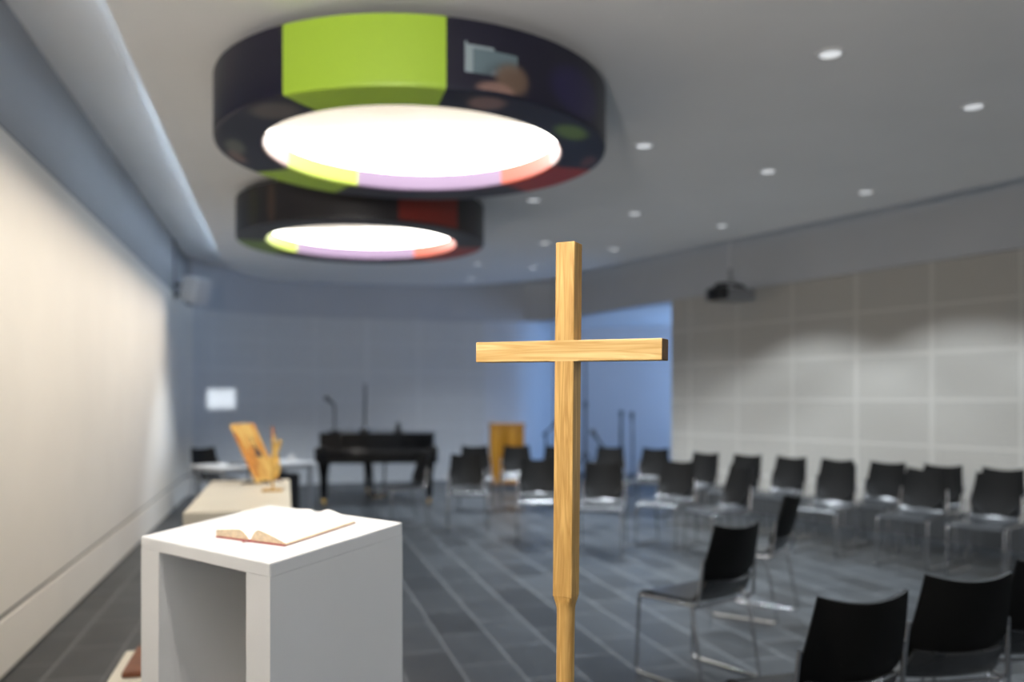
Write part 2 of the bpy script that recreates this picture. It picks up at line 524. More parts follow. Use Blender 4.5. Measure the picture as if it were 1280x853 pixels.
def ring_lamp(art, cx, cy, label):
    zb = H_SAIL - .06 - HR
    root = empty('ring_pendant_lamp', (cx, cy, zb))
    tag(root, label, 'ceiling lamp', 'large ring lamps under the lowered ceiling')
    n = 720
    b = .012
    prof = [('outer', RO - .03, HR), ('outer', RO, HR - .004)] + [('outer', RO, HR - .004 - (HR - .02) * i / 22) for i in range(1, 23)]
    prof += [('bottom', RO - b * .3, b * .3), ('bottom', RO - b, 0)] + [('bottom', RO - b - (RO - RI - 2 * b) * i / 16, 0) for i in range(1, 17)]
    prof += [('inner', RI, b)]
    prof_in = [(RI, b), (RI, .11), (RI, HR), (RO - .03, HR)]
    def build(name, prof, art, parent):
        bm = bmesh.new()
        rings = []
        for (_, r, z) in prof:
            rings.append([bm.verts.new((r * math.sin(2 * PI * k / n), -r * math.cos(2 * PI * k / n), z)) for k in range(n)])
        lay = bm.loops.layers.float_color.new('print')
        for i in range(len(prof) - 1):
            pa = prof[i + 1][0]
            for k in range(n):
                f = bm.faces.new((rings[i][k], rings[i][(k + 1) % n], rings[i + 1][(k + 1) % n], rings[i + 1][k]))
                ph = (k + .5) * 360 / n
                if ph > 180: ph -= 360
                q = (prof[i][2] + prof[i + 1][2]) / 2 if pa != 'bottom' else (prof[i][1] + prof[i + 1][1]) / 2
                col = (*art(pa, ph, q), 1)
                for lp in f.loops: lp[lay] = col
        return obj(name, bm, M_print, parent, smooth=True, sharp=50)
    build('drum_shade', prof, art, root)
    inner = build('inner_band', [('inner', RI, b), ('inner', RI - .002, .05), ('inner', RI - .002, .115), ('inner', RI - .002, HR - .01)], art, root)
    bm = bmesh.new()
    lathe(bm, [(.02, .118), (RI - .004, .118), (RI - .004, .128), (.02, .128)], 96)
    obj('diffuser', bm, M_glow, root)
    for k in range(3):
        a = 2 * PI * k / 3 + PI / 6 + PI
        bm = bmesh.new()
        tube(bm, [(1.02 * math.sin(a), -1.02 * math.cos(a), HR - .005), (1.02 * math.sin(a), -1.02 * math.cos(a), HR + .06)], .012)
        obj('suspension_rod', bm, M_matblack, root)
    bm = bmesh.new()
    lathe(bm, [(RI - .02, HR - .012), (RO - .03, HR - .012), (RO - .03, HR), (RI - .02, HR)], 96)
    obj('top_plate', bm, M_dgrey, root)
    return zb

ring_lamp(art_a, -.595, 5.22, 'large round ring lamp with dark navy drum and bright green section, nearest the viewer')
ring_lamp(art_b, -1.43, 8.2, 'farther round ring lamp with black drum and dark red section')

# ------------------------------------------------------------------ downlights
DL = [(1.746, 4.695), (2.987, 5.54), (.986, 6.39), (2.126, 7.11), (3.23, 7.82), (1.248, 8.72), (2.29, 9.33), (.205, 8.13), (1.29, 10.8), (.388, 10.37), (.315, 12.3), (-.48, 11.96), (-.64, 13.4)]
DL_LAB = ['recessed ceiling downlight nearest the viewer, right of the ring lamps', 'recessed ceiling downlight farthest right, by the right edge of the picture',
          'recessed ceiling downlight just right of the near ring lamp', 'recessed ceiling downlight in the middle of the right ceiling half, above the projector',
          'recessed ceiling downlight high on the right, right of the projector pole', 'recessed ceiling downlight up and right of the cross top',
          'recessed ceiling downlight right above the hanging projector pole', 'recessed ceiling downlight just right of the far ring lamp, under the near one',
          'small ceiling downlight just right of the cross top', 'small ceiling downlight just left of the cross top',
          'small far ceiling downlight lower left of the cross top', 'small ceiling downlight by the right end of the far ring lamp',
          'farthest small ceiling downlight, near the rounded ceiling edge']
for (x, y), lab in zip(DL, DL_LAB):
    r = empty('ceiling_downlight', (x, y, H_SAIL))
    tag(r, lab, 'ceiling light', 'recessed downlights in the lowered ceiling')
    bm = bmesh.new()
    lathe(bm, [(.058, -.001), (.060, -.007), (.080, -.006), (.086, .0), (.080, .004), (.058, .004)], 32, caps=False)
    obj('rim', bm, M_whitep, r, smooth=True, sharp=40)
    bm = bmesh.new()
    lathe(bm, [(.002, -.0045), (.059, -.003), (.059, .002), (.002, .002)], 32)
    obj('lens', bm, M_lens, r, smooth=True, sharp=40)

# ------------------------------------------------------------------ the wooden cross
cr = empty('wooden_cross', (.0965, 1.680, 0), -R(27))
cr.rotation_euler = (0, R(.55), -R(27))
tag(cr, 'light oak processional cross standing in the foreground right of the white lectern', 'cross')
bm = bmesh.new()
H1, HT = 1.066, 1.756
box(bm, -.02, .02, -.02, .02, H1, HT, .0022)
o = obj('upright', bm, M_oak, cr)
bm = bmesh.new()
# turned shaft: square shoulders chamfering into a round pole
def ringpts(z, s, k):           # s half-size, k 0=square 1=round
    out = []
    for i in range(32):
        a = 2 * PI * (i + .5) / 32
        c, d = math.cos(a), math.sin(a)
        q = 1 / max(abs(c), abs(d))
        f = q * (1 - k) + k
        out.append(bm.verts.new((s * f * c, s * f * d, z)))
    return out
lev = [(H1 + .001, .0198, 0), (H1 - .004, .0196, .12), (H1 - .012, .0188, .5), (H1 - .022, .0180, .9), (H1 - .04, .0178, 1), (.6, .0178, 1), (.02, .0178, 1), (.0, .0178, 1)]
rs = [ringpts(*l) for l in lev]
for a, b in zip(rs, rs[1:]):
    for i in range(32): bm.faces.new((a[i], a[(i + 1) % 32], b[(i + 1) % 32], b[i]))
bm.faces.new(rs[0]); bm.faces.new(rs[-1][::-1])
obj('shaft', bm, M_oak, cr, smooth=True, sharp=35)
bm = bmesh.new()
ZB = 1.545
for sx in (-1, 1):
    vs = box(bm, min(sx * .0195, sx * .1955), max(sx * .0195, sx * .1955), -.0203, .02, ZB - .0203, ZB + .0203, .0018)
box(bm, -.03, .03, -.0204, -.0195, ZB - .0203, ZB + .0203)
bm.normal_update()
for f in bm.faces:
    if abs(f.calc_center_median().x) > .195: f.material_index = 1
obj('crossbar', bm, [M_oakbar, M_oakend], cr)
bm = bmesh.new()
lathe(bm, [(.15, 0), (.15, .012), (.145, .016), (.045, .020), (.036, .03), (.034, .09), (.030, .095), (.0185, .096)], 48)
obj('foot', bm, M_matblack, cr, smooth=True, sharp=30)

# ------------------------------------------------------------------ lectern and open book
LA = math.atan2(.404, -.4815)                  # direction of its long front edge
P0 = Vector((-.5755, 2.036, 0))
lec = empty('lectern', P0, 0)
lec.rotation_euler = (0, 0, LA)                 # local x runs along the open front (to the left), local -y goes to the back
tag(lec, 'white open-fronted lectern with sloping top carrying the open book', 'lectern')
W_, D_, HN, RISE = .629, .425, 1.06, .051
def topz(d): return HN + RISE * d / D_
TH = .034
bm = bmesh.new()
def slab(bm, x0, x1, d0, d1, zt0, zt1, zb0, zb1, bev=.003):
    co = [(x0, -d0, zb0), (x1, -d0, zb0), (x1, -d1, zb1), (x0, -d1, zb1), (x0, -d0, zt0), (x1, -d0, zt0), (x1, -d1, zt1), (x0, -d1, zt1)]
    v = [bm.verts.new(c) for c in co]
    fs = [bm.faces.new([v[i] for i in f]) for f in ((0, 3, 2, 1), (4, 5, 6, 7), (0, 1, 5, 4), (1, 2, 6, 5), (2, 3, 7, 6), (3, 0, 4, 7))]
    es = list({e for f in fs for e in f.edges})
    if bev: bmesh.ops.bevel(bm, geom=es, offset=bev, segments=2, affect='EDGES')
slab(bm, 0, W_, 0, D_, topz(0), topz(D_), topz(0) - TH, topz(D_) - TH, .002)
obj('sloping_top', bm, M_white, lec)
for x0, x1 in ((0, .10), (W_ - .10, W_)):
    bm = bmesh.new()
    slab(bm, x0, x1, 0, D_, topz(0) - TH + .0005, topz(D_) - TH + .0005, 0, 0, .0)
    obj('side_panel', bm, M_white, lec)
bm = bmesh.new()
slab(bm, .1, W_ - .1, D_ - .025, D_, topz(D_) - TH - .005, topz(D_) - TH, 0, 0, 0)
obj('front_panel', bm, M_white, lec)
bm = bmesh.new()
slab(bm, .1, W_ - .1, .02, D_ - .026, .10, .10, .0, .0, 0)
obj('bottom_shelf', bm, M_white, lec)

# book lying on the sloping top: local frame of the lectern top
slope = math.atan(RISE / D_)
d1 = Vector((math.cos(LA), math.sin(LA), 0)); pp = Vector((math.sin(LA), -math.cos(LA), 0))
bx, bd = .258, .228                           # centre of the spine on the lectern (along front edge, up the slope)
pos = P0 + d1 * bx + pp * bd + Vector((0, 0, topz(bd)))
book = empty('open_book', pos)
# local axes: X = towards the reader's right page (-d1), Y = up the page (pp, sloped)
X = -d1; Y = (pp * math.cos(slope) + Vector((0, 0, math.sin(slope)))).normalized(); Z = X.cross(Y).normalized()
rotm = Matrix((X, Y, Z)).transposed()
BOOKROT = R(5)
book.rotation_euler = (rotm @ Matrix.Rotation(BOOKROT, 3, 'Z')).to_euler()
tag(book, 'open book with reddish cover lying on the white lectern', 'book')
PWD, PHT = .140, .245
def page_h(t, th):      # height profile of a page block, t from spine 0 to edge 1
    return th * (1 - (1 - min(1, t / .28)) ** 2) * (1 - (.86 if th > .028 else .35) * max(0, (t - .28) / .72) ** 1.2) + .004
blocks = []
for side, th in ((1, .030), (-1, .026)):
    bm = bmesh.new()
    nu = 18
    top = []; bot = []
    for i in range(nu + 1):
        t = i / nu
        x = side * (.002 + PWD * t)
        z = page_h(t, th)
        xb = x if t < .9 else side * (.002 + PWD * (t + .02 * (t - .9) * 10))
        top.append([bm.verts.new((x, y, z)) for y in (-PHT / 2, PHT / 2)])
        bot.append([bm.verts.new((xb, y, .0035)) for y in (-PHT / 2, PHT / 2)])
    for i in range(nu):
        f = bm.faces.new((top[i][0], top[i + 1][0], top[i + 1][1], top[i][1])); f.material_index = 0
        bm.faces.new((bot[i][0], bot[i][1], bot[i + 1][1], bot[i + 1][0])).material_index = 1
        for k in (0, 1):
            bm.faces.new((top[i][k], top[i + 1][k], bot[i + 1][k], bot[i][k])).material_index = 1
    bm.faces.new((top[-1][0], top[-1][1], bot[-1][1], bot[-1][0])).material_index = 1
    bm.faces.new((top[0][0], top[0][1], bot[0][1], bot[0][0])).material_index = 1
    blocks.append(obj('page_block', bm, [M_page, M_pageedge], book))
bm = bmesh.new()
box(bm, -PWD - .003, PWD + .003, -PHT / 2 - .005, PHT / 2 + .005, 0, .0033, .001)
obj('cover', bm, M_cover, book)
for side, th, blk in ((1, .030, blocks[0]), (-1, .026, blocks[1])):
    bm = bmesh.new()
    for c in (0, 1):
        for k in range(19):
            y = .092 - k * .010
            t0 = .16 + .41 * c; t1 = t0 + .36 * random.uniform(.75, 1)
            for q in range(3):
                ta, tb = t0 + (t1 - t0) * q / 3, t0 + (t1 - t0) * (q + 1) / 3
                xs = sorted((side * (.002 + PWD * ta), side * (.002 + PWD * tb)))
                v = []
                for (xx, yy) in ((xs[0], y), (xs[1], y), (xs[1], y + .003), (xs[0], y + .003)):
                    v.append(bm.verts.new((xx, yy, page_h((abs(xx) - .002) / PWD, th) + .0009)))
                bm.faces.new(v)
    obj('text_lines', bm, M_ink, blk)
bm = bmesh.new()
box(bm, -.006, .002, -PHT / 2 - .022, PHT / 2, .0036, .0048, 0)
obj('ribbon', bm, M_cover, book)

# ------------------------------------------------------------------ altar table, icon board, gilded cross
aw = WALL_ANG
alt = empty('altar_table', (-1.60, 4.16, 0), aw)      # local +y follows the left wall, local x to the right
tag(alt, 'long low cream altar table between the white lectern and the far white table', 'altar')
AW, AD, AH = .512, 1.70, .90
bm = bmesh.new(); box(bm, 0, AW, 0, AD, AH - .07, AH, .006); obj('table_slab', bm, M_cream, alt)
for y0 in (0.0, AD - .07):
    bm = bmesh.new(); box(bm, 0, AW, y0, y0 + .07, 0, AH - .0705, .004); obj('end_panel', bm, M_cream, alt)
bm = bmesh.new(); box(bm, AW * .5 - .02, AW * .5 + .02, .071, AD - .071, .2, AH - .0705, .002); obj('centre_panel', bm, M_cream, alt)

def icon_mat():
    m = bpy.data.materials.new('painted_board'); m.use_nodes = True
    N = m.node_tree.nodes; L = m.node_tree.links; b = N['Principled BSDF']
    tc = N.new('ShaderNodeTexCoord'); mp = N.new('ShaderNodeMapping'); mp.inputs['Scale'].default_value = (9, 1, 3.5); mp.inputs['Rotation'].default_value = (0, .5, 0)
    L.new(tc.outputs['Object'], mp.inputs['Vector'])
    n = N.new('ShaderNodeTexNoise'); n.inputs['Scale'].default_value = 1.3; n.inputs['Detail'].default_value = 5; n.inputs['Distortion'].default_value = .6
    L.new(mp.outputs['Vector'], n.inputs['Vector'])
    r = N.new('ShaderNodeValToRGB'); e = r.color_ramp.elements
    e[0].position = .30; e[0].color = (.85, .58, .18, 1)
    e[1].position = .70; e[1].color = (.78, .48, .13, 1)
    x = e.new(.47); x.color = (.82, .50, .13, 1)
    x = e.new(.56); x.color = (.60, .20, .03, 1)
    x = e.new(.62); x.color = (.74, .38, .08, 1)
    L.new(n.outputs['Fac'], r.inputs['Fac']); L.new(r.outputs['Color'], b.inputs['Base Color'])
    b.inputs['Roughness'].default_value = .45
    return m
ic = empty('painted_board', (-1.59, 5.60, AH))
nang = math.atan2(-.30, .95)                  # facing direction of the board
ic.rotation_euler = (0, 0, nang + PI / 2)     # local -y is the facing direction
tag(ic, 'leaning gold and orange painted board on small stand at the far end of the altar', 'picture')
lean = R(28)
ML = Matrix.Rotation(-lean, 4, 'X')
BW, BH = .245, .42
bm = bmesh.new(); box(bm, -BW / 2, BW / 2, -.011, .011, .02, .02 + BH, .003, M=ML); o = obj('board', bm, icon_mat(), ic)
bm = bmesh.new()
wedge = [(-.02, .20), (.012, .30), (.026, .255), (.05, .21), (.03, .185)]
v = [bm.verts.new(ML @ Vector((x, -.0118, z))) for x, z in wedge]; bm.faces.new(v)
wedge2 = [(.00, .30), (.010, .36), (.016, .31)]
v = [bm.verts.new(ML @ Vector((x, -.0118, z))) for x, z in wedge2]; bm.faces.new(v)
obj('dark_patch', bm, mat('dark_paint', (.05, .04, .05), .5), ic)
bm = bmesh.new()
v = [bm.verts.new(ML @ Vector((x, -.0116, z))) for x, z in ((-.13, .05), (-.09, .05), (-.03, .15), (.0, .28), (-.05, .27), (-.10, .22), (-.12, .30), (-.135, .2))]; bm.faces.new(v)
obj('orange_patch', bm, mat('burnt_orange_paint', (.66, .27, .05), .5, noise=(20, .3)), ic)
for sx in (-1, 1):
    bm = bmesh.new()
    tube(bm, bend([(sx * .07, -.045, .004), (sx * .07, -.04, .022), (sx * .07, .02, .018), (sx * .07, .16, .004)], .01), .005)
    obj('stand_foot', bm, M_matblack, ic)
bm = bmesh.new()
tube(bm, [(0, .16, .006), ML @ Vector((0, .013, .28))], .005)
tube(bm, [(-.07, .155, .006), (.07, .155, .006)], .004)
obj('stand_prop', bm, M_matblack, ic)

gc = empty('altar_cross', (-1.442, 5.16, AH), R(8))
tag(gc, 'slim gold standing cross with leafy ornament on flat base, before the painted board', 'cross')
bm = bmesh.new(); box(bm, -.060, .060, -.035, .035, 0, .013, .003); obj('base_plate', bm, M_brass, gc)
bm = bmesh.new(); box(bm, -.006, .006, -.006, .006, .0125, .385, .002); obj('post', bm, M_brass, gc)
bm = bmesh.new()
rnd = random.Random(3)
def leaf(bm, base, direc, ln, wd):
    d = Vector(direc).normalized(); s = d.cross(Vector((0, 1, .2))).normalized(); nn = d.cross(s)
    N_ = 8; L1 = []; L2 = []
    for i in range(N_ + 1):
        t = i / N_
        w = wd * math.sin(PI * min(.98, t * .95 + .03)) ** .8
        c = Vector(base) + d * ln * t + nn * .02 * math.sin(PI * t)
        L1.append((bm.verts.new(c + s * w + nn * .002), bm.verts.new(c - s * w + nn * .002)))
        L2.append((bm.verts.new(c + s * w - nn * .002), bm.verts.new(c - s * w - nn * .002)))
    for i in range(N_):
        bm.faces.new((L1[i][0], L1[i + 1][0], L1[i + 1][1], L1[i][1])); bm.faces.new((L2[i][1], L2[i + 1][1], L2[i + 1][0], L2[i][0]))
        bm.faces.new((L1[i][0], L2[i][0], L2[i + 1][0], L1[i + 1][0])); bm.faces.new((L1[i][1], L1[i + 1][1], L2[i + 1][1], L2[i][1]))
for (z, dx, dz, ln, w) in ((.075, .45, 1, .10, .020), (.09, .25, 1, .13, .018), (.16, .2, 1, .12, .017), (.20, .35, 1, .12, .018), (.25, .8, .9, .075, .016), (.27, .15, 1, .075, .012), (.13, -.2, 1, .09, .010)):
    leaf(bm, (.004, -.004, z), (dx, rnd.uniform(-.2, .2), dz), ln, w)
obj('leaf_ornament', bm, M_gild, gc, smooth=True, sharp=50)
bm = bmesh.new(); box(bm, -.0075, .0075, -.0075, .0075, .29, .387, .002); obj('post_tip', bm, mat('reddish_brass', (.42, .16, .06), .4, .6), gc)

# ------------------------------------------------------------------ stool lower left
st = empty('low_stool', (-1.455, 3.06, 0), aw)
tag(st, 'cream framed stool with terracotta brown seat pad, half hidden behind the white lectern', 'stool')
SW, SD, SH = .46, .42, .445
bm = bmesh.new(); box(bm, .0, SW, .0, SD, SH - .05, SH - .012, .005); obj('seat_frame', bm, M_cream, st)
bm = bmesh.new(); box(bm, .045, SW - .02, .045, SD - .02, SH - .0125, SH + .012, .01, seg=3); obj('seat_pad', bm, M_brown, st)
for x in (.005, SW - .045):
    for y in (.005, SD - .045):
        bm = bmesh.new(); box(bm, x, x + .04, y, y + .04, 0, SH - .0505, .004); obj('leg', bm, M_cream, st)

# ------------------------------------------------------------------ far white table with things on and under it
ta = math.atan2(.76, .65)
tb = empty('white_table', (-3.35, 9.89, 0), ta)      # local +x along front-right edge, +y towards the back left
tag(tb, 'white rectangular meeting table with grey legs by the left wall, behind the cream altar', 'table')
TL, TW, THt = 1.33, .70, .66
bm = bmesh.new(); box(bm, 0, TL, 0, TW, THt - .028, THt, .006); obj('tabletop', bm, M_white, tb)
for x in (.06, TL - .06):
    for y in (.06, TW - .06):
        bm = bmesh.new(); box(bm, x - .02, x + .02, y - .02, y + .02, 0, THt - .0285, .004); obj('leg', bm, M_grey, tb)
bm = bmesh.new()
for y in (.06, TW - .06): box(bm, .081, TL - .081, y - .012, y + .012, THt - .07, THt - .0285, .003)
for x in (.06, TL - .06): box(bm, x - .012, x + .012, .081, TW - .081, THt - .07, THt - .0285, .003)
obj('apron', bm, M_grey, tb)

def on_table(x, y, z=THt):
    return (tb.location + Matrix.Rotation(ta, 3, 'Z') @ Vector((x, y, z)))
cup = empty('white_cup', on_table(1.10, .22))
tag(cup, 'small white cup on the white meeting table', 'cup')
bm = bmesh.new()
lathe(bm, [(.026, 0), (.034, .01), (.040, .09), (.037, .09), (.031, .012), (.003, .01)], 24)
obj('bowl', bm, M_whitep, cup, smooth=True, sharp=50)
bm = bmesh.new(); tube(bm, bend([(.037, 0, .07), (.062, 0, .068), (.062, 0, .03), (.035, 0, .025)], .02), .005); obj('handle', bm, M_whitep, cup, smooth=True)
bm = bmesh.new(); box(bm, -.13, .13, -.09, .09, 0, .018, .004)
tag(obj('black_folder', bm, M_matblack, loc=on_table(.42, .30)), 'flat black folder lying on the white meeting table', 'folder')
bm = bmesh.new()
rk = empty('equipment_rack', on_table(.82, .13, 0), ta)
tag(rk, 'black equipment rack with shelves standing under the white meeting table', 'rack')
box(bm, 0, .34, 0, .025, 0, .52, .003); box(bm, 0, .34, .375, .40, 0, .52, .003)
obj('side_panel', bm, M_matblack, rk)
bm = bmesh.new()
for z in (.02, .18, .34, .495): box(bm, .001, .339, .026, .374, z, z + .022, .002)
obj('shelf', bm, M_matblack, rk)
bm = bmesh.new(); box(bm, .02, .32, .03, .37, .2025, .30, .004); obj('drawer_unit', bm, M_dgrey, rk)

# ------------------------------------------------------------------ conference chairs
def make_chair():
    root = empty('conference_chair')
    # facing local +y, origin on the floor under the seat
    bm = bmesh.new()
    def back(u, v):
        s = 2 * u - 1
        wv = .194 - .024 * max(0, v - .4) / .6 - .05 * max(0, .25 - v) ** 1.2 * 3
        x = s * wv
        z = .475 + .34 * v + .024 * s * s * v
        if v < .35: z += .05 * (s ** 4) * (1 - v / .35)
        y = -.195 - .105 * v + .038 * s * s - .010 * math.sin(PI * v)
        return (x, y, z)
    shell(bm, 14, 12, back, .014)
    obj('backrest', bm, M_black, root, smooth=True, sharp=50)
    bm = bmesh.new()
    def seat(u, v):
        s = 2 * u - 1
        hw = .205 - .03 * max(0, .22 - v) / .22 - .008 * v
        x = s * hw
        y = -.243 + .035 * s * s * max(0, 1 - v / .3) + .47 * v
        z = .445 + .10 * max(0, (.2 - v) / .2) ** 1.5 + .012 * s * s * (1 - v) - .03 * max(0, (v - .85) / .15) ** 2 - .008 * math.sin(PI * v)
        return (x, y, z)
    shell(bm, 12, 16, seat, .016)
    obj('seat', bm, M_seat, root, smooth=True, sharp=50)
    for sx in (-1, 1):
        bm = bmesh.new()
        tube(bm, bend([(sx * .200, -.215, .66), (sx * .214, -.195, .43), (sx * .216, .205, .425), (sx * .219, .225, .012), (sx * .219, -.235, .012), (sx * .216, -.155, .425)], .035, 4), .0085, 8)
        obj('side_frame', bm, M_chrome, root, smooth=True, sharp=60)
    for y, z in ((.16, .42), (-.165, .42)):
        bm = bmesh.new()
        tube(bm, [(-.215, y, z), (.215, y, z)], .0085, 8)
        obj('crossbar', bm, M_chrome, root, smooth=True, sharp=60)
    return root
proto = make_chair()
proto_kids = list(proto.children)

CH = [  # back position X, Y, facing (x, y), label
 (1.112, 2.70, (-.30, .95), 'black chair seen from behind in the foreground, leftmost of those cut off at bottom right', 'near'),
 (1.615, 3.02, (-.18, .98), 'black chair seen from behind, second of the cut-off foreground chairs at bottom right', 'near'),
 (2.10, 3.30, (-.20, .98), 'black chair cut by the right edge of the picture in the foreground', 'near'),
 (1.13, 4.27, (-.60, .80), 'black chair facing left with long chrome legs, alone just right of the cross', 'near'),
 (1.86, 5.65, (-.82, .57), 'black chair seen edge-on, just behind the lone chair right of the cross', 'near'),
 (2.14, 7.95, (-.93, -.36), 'black chair turned left in the inner arc, first behind the edge-on chair', 'arc'),
 (1.70, 8.70, (-.62, -.78), 'black chair in the inner arc, second to the right of the cross', 'arc'),
 (.91, 8.45, (-.22, -.97), 'black chair in the inner arc, first to the right of the cross', 'arc'),
 (.27, 9.0, (.0, -1.0), 'black chair in the inner arc, partly hidden behind the cross upright', 'arc'),
 (-.52, 9.75, (.1, -.99), 'black chair in the inner arc, first to the left of the cross', 'arc'),
 (-1.02, 10.1, (-.90, -.44), 'black chair turned left in front of the right end of the piano', 'arc'),
 (3.15, 8.25, (-.74, -.67), 'black chair in the second row from the right wall, farthest from the viewer', 'right'),
 (3.72, 7.68, (-.76, -.65), 'black chair in the second row from the right wall, middle one', 'right'),
 (4.08, 7.18, (-.76, -.65), 'black chair in the second row from the right wall, nearest the viewer', 'right'),
 (2.27, 10.0, (-.74, -.67), 'black chair by the right wall, first right of the alcove opening', 'right'),
 (2.66, 9.65, (-.74, -.67), 'black chair by the right wall, second right of the alcove opening', 'right'),
 (3.03, 9.27, (-.74, -.67), 'black chair by the right wall, third right of the alcove opening', 'right'),
 (3.38, 8.88, (-.74, -.67), 'black chair by the right wall, fourth right of the alcove opening', 'right'),
 (3.73, 8.49, (-.74, -.67), 'black chair by the right wall, fifth right of the alcove opening', 'right'),
 (4.08, 8.10, (-.74, -.67), 'black chair by the right wall, sixth right of the alcove opening', 'right'),
 (4.42, 7.70, (-.76, -.65), 'black chair by the right wall, last one before the right picture edge', 'right'),
 (-.50, 11.5, (.1, -.99), 'black chair in the far row, left of the amber cabinet', 'far'),
 (.06, 11.6, (.05, -.99), 'black chair in the far row, just in front of the amber cabinet', 'far'),
 (.62, 11.55, (-.05, -.99), 'black chair in the far row, between the amber cabinet and the cross', 'far'),
 (1.30, 11.3, (-.30, -.95), 'black chair in the far row, first right of the cross, before the blue alcove', 'far'),
 (1.84, 10.95, (-.50, -.86), 'black chair in the far row, second right of the cross, before the blue alcove', 'far'),
 (-4.02, 11.12, (.80, -.60), 'black chair pushed up to the white meeting table by the left wall', 'desk'),
]
GR = dict(near='chairs in the near half circle', arc='chairs of the inner arc', right='chairs along the right wall', far='chairs of the far row', desk='chair at the white table')
first = True
for (x, y, n, lab, g) in CH:
    n = Vector((*n, 0)).normalized()
    if first:
        r = proto; first = False
    else:
        r = proto.copy(); COL.objects.link(r)
        for k in proto_kids:
            c = k.copy(); COL.objects.link(c); c.parent = r
    r.location = (x + n.x * .27, y + n.y * .27, 0)
    r.rotation_euler = (0, 0, math.atan2(n.y, n.x) - PI / 2)
    tag(r, lab, 'chair', GR[g])

# ------------------------------------------------------------------ grand piano
pn = empty('grand_piano', (-1.86, 11.75, 0), R(6))       # keyboard side towards -y
tag(pn, 'black lacquered grand piano with closed lid in front of the far curved wall', 'piano')
PW = .84
case = [(-PW + .04, .26), (PW - .04, .26), (PW - .04, .70), (PW - .10, .95), (PW - .30, 1.15), (PW - .50, 1.35), (PW - .62, 1.62), (PW - .80, 1.82), (PW - 1.1, 1.90), (-PW + .28, 1.86), (-PW + .10, 1.74), (-PW + .04, 1.5)]
case = [(p.x, p.y) for p in bend([(a, b, 0) for a, b in case] + [(case[0][0], case[0][1], 0)], .08, 3)][:-1]
bm = bmesh.new(); prism(bm, case, .62, .955); obj('case', bm, M_piano, pn, smooth=True, sharp=25)
bm = bmesh.new(); prism(bm, [(x * 1.012, y + (.006 if y > 1 else -.012)) for x, y in case], .957, .985); obj('lid', bm, M_piano, pn, smooth=True, sharp=25)
bm = bmesh.new(); box(bm, -PW, PW, .0, .27, .575, .68, .008); obj('key_bed', bm, M_piano, pn)
for s in (-1, 1):
    bm = bmesh.new(); box(bm, min(s * (PW - .11), s * PW), max(s * (PW - .11), s * PW), .0, .262, .6805, .80, .02, seg=3); obj('key_block', bm, M_piano, pn)
bm = bmesh.new(); box(bm, -PW + .112, PW - .112, .02, .255, .70, .745, .012, seg=3); obj('fallboard', bm, M_piano, pn)
def piano_leg(x, y, z1):
    bm = bmesh.new()
    lev = [(.038, .085), (.04, .14), (.045, .16), (.055, .40), (.07, z1 - .07), (.075, z1 - .05), (.075, z1)]
    rr = []
    for s, z in lev:
        rr.append([bm.verts.new((x + a * s, y + b * s, z)) for a, b in ((-1, -1), (1, -1), (1, 1), (-1, 1))])
    for a, b in zip(rr, rr[1:]):
        for i in range(4): bm.faces.new((a[i], a[(i + 1) % 4], b[(i + 1) % 4], b[i]))
    bm.faces.new(rr[0]); bm.faces.new(rr[-1])
    l = obj('leg', bm, M_piano, pn)
    bm = bmesh.new()
    lathe(bm, [(.015, -.016), (.035, -.016), (.035, .016), (.015, .016)], 20, M=Matrix.Translation((x, y, .035)) @ Matrix.Rotation(PI / 2, 4, 'Y'))
    box(bm, x - .022, x - .0165, y - .02, y + .02, .03, .0855); box(bm, x + .0165, x + .022, y - .02, y + .02, .03, .0855)
    obj('caster', bm, M_brass, l, smooth=True, sharp=40)
piano_leg(-PW + .12, .12, .575); piano_leg(PW - .12, .12, .575); piano_leg(-.22, 1.62, .62)
bm = bmesh.new()
for s in (-1, 1): tube(bm, [(s * .07, .45, .12), (s * .10, .45, .62)], .016)
box(bm, -.13, .13, .40, .50, .07, .13, .008)
obj('pedal_lyre', bm, M_piano, pn)
for x in (-.06, 0, .06):
    bm = bmesh.new(); box(bm, x - .012, x + .012, .28, .40, .075, .085, .003); obj('pedal', bm, M_brass, pn)

def on_piano(x, y): return pn.location + Matrix.Rotation(R(6), 3, 'Z') @ Vector((x, y, .985))
def mic(bm, p, d, L=.15, r=.02):
    d = Vector(d).normalized(); p = Vector(p)
    tube(bm, [p, p + d * L * .62, p + d * L * .66, p + d * L * .72, p + d * L * .9, p + d * L * .99], [r * .55, r * .8, r * 1.1, r * 1.25, r * 1.1, r * .5], 12)
ms = empty('table_microphone', on_piano(-.62, .55))
tag(ms, 'black gooseneck microphone standing on the left end of the piano lid', 'microphone')
bm = bmesh.new(); lathe(bm, [(.075, 0), (.075, .02), (.03, .035), (.012, .05)], 24); obj('base', bm, M_matblack, ms, smooth=True, sharp=40)
bm = bmesh.new(); tube(bm, bend([(0, 0, .04), (0, 0, .37), (-.03, -.02, .44)], .06), .013); obj('gooseneck', bm, M_matblack, ms)
bm = bmesh.new(); mic(bm, (-.025, -.015, .42), (-.55, -.25, .55), .15, .034); obj('microphone_head', bm, M_dgrey, ms, smooth=True, sharp=60)
ms = empty('pole_stand', on_piano(-.20, .6))
tag(ms, 'tall thin black pole on round base standing on the middle of the piano lid', 'stand')
bm = bmesh.new(); lathe(bm, [(.075, 0), (.075, .03), (.05, .06), (.02, .08)], 24); obj('base', bm, M_matblack, ms, smooth=True, sharp=40)
bm = bmesh.new(); tube(bm, [(0, 0, .06), (.006, 0, .42), (.012, 0, .70)], [.020, .022, .016]); obj('pole', bm, M_dgrey, ms)
ms = empty('metronome', on_piano(.28, .55))
tag(ms, 'small black upright metronome on the right half of the piano lid', 'metronome')
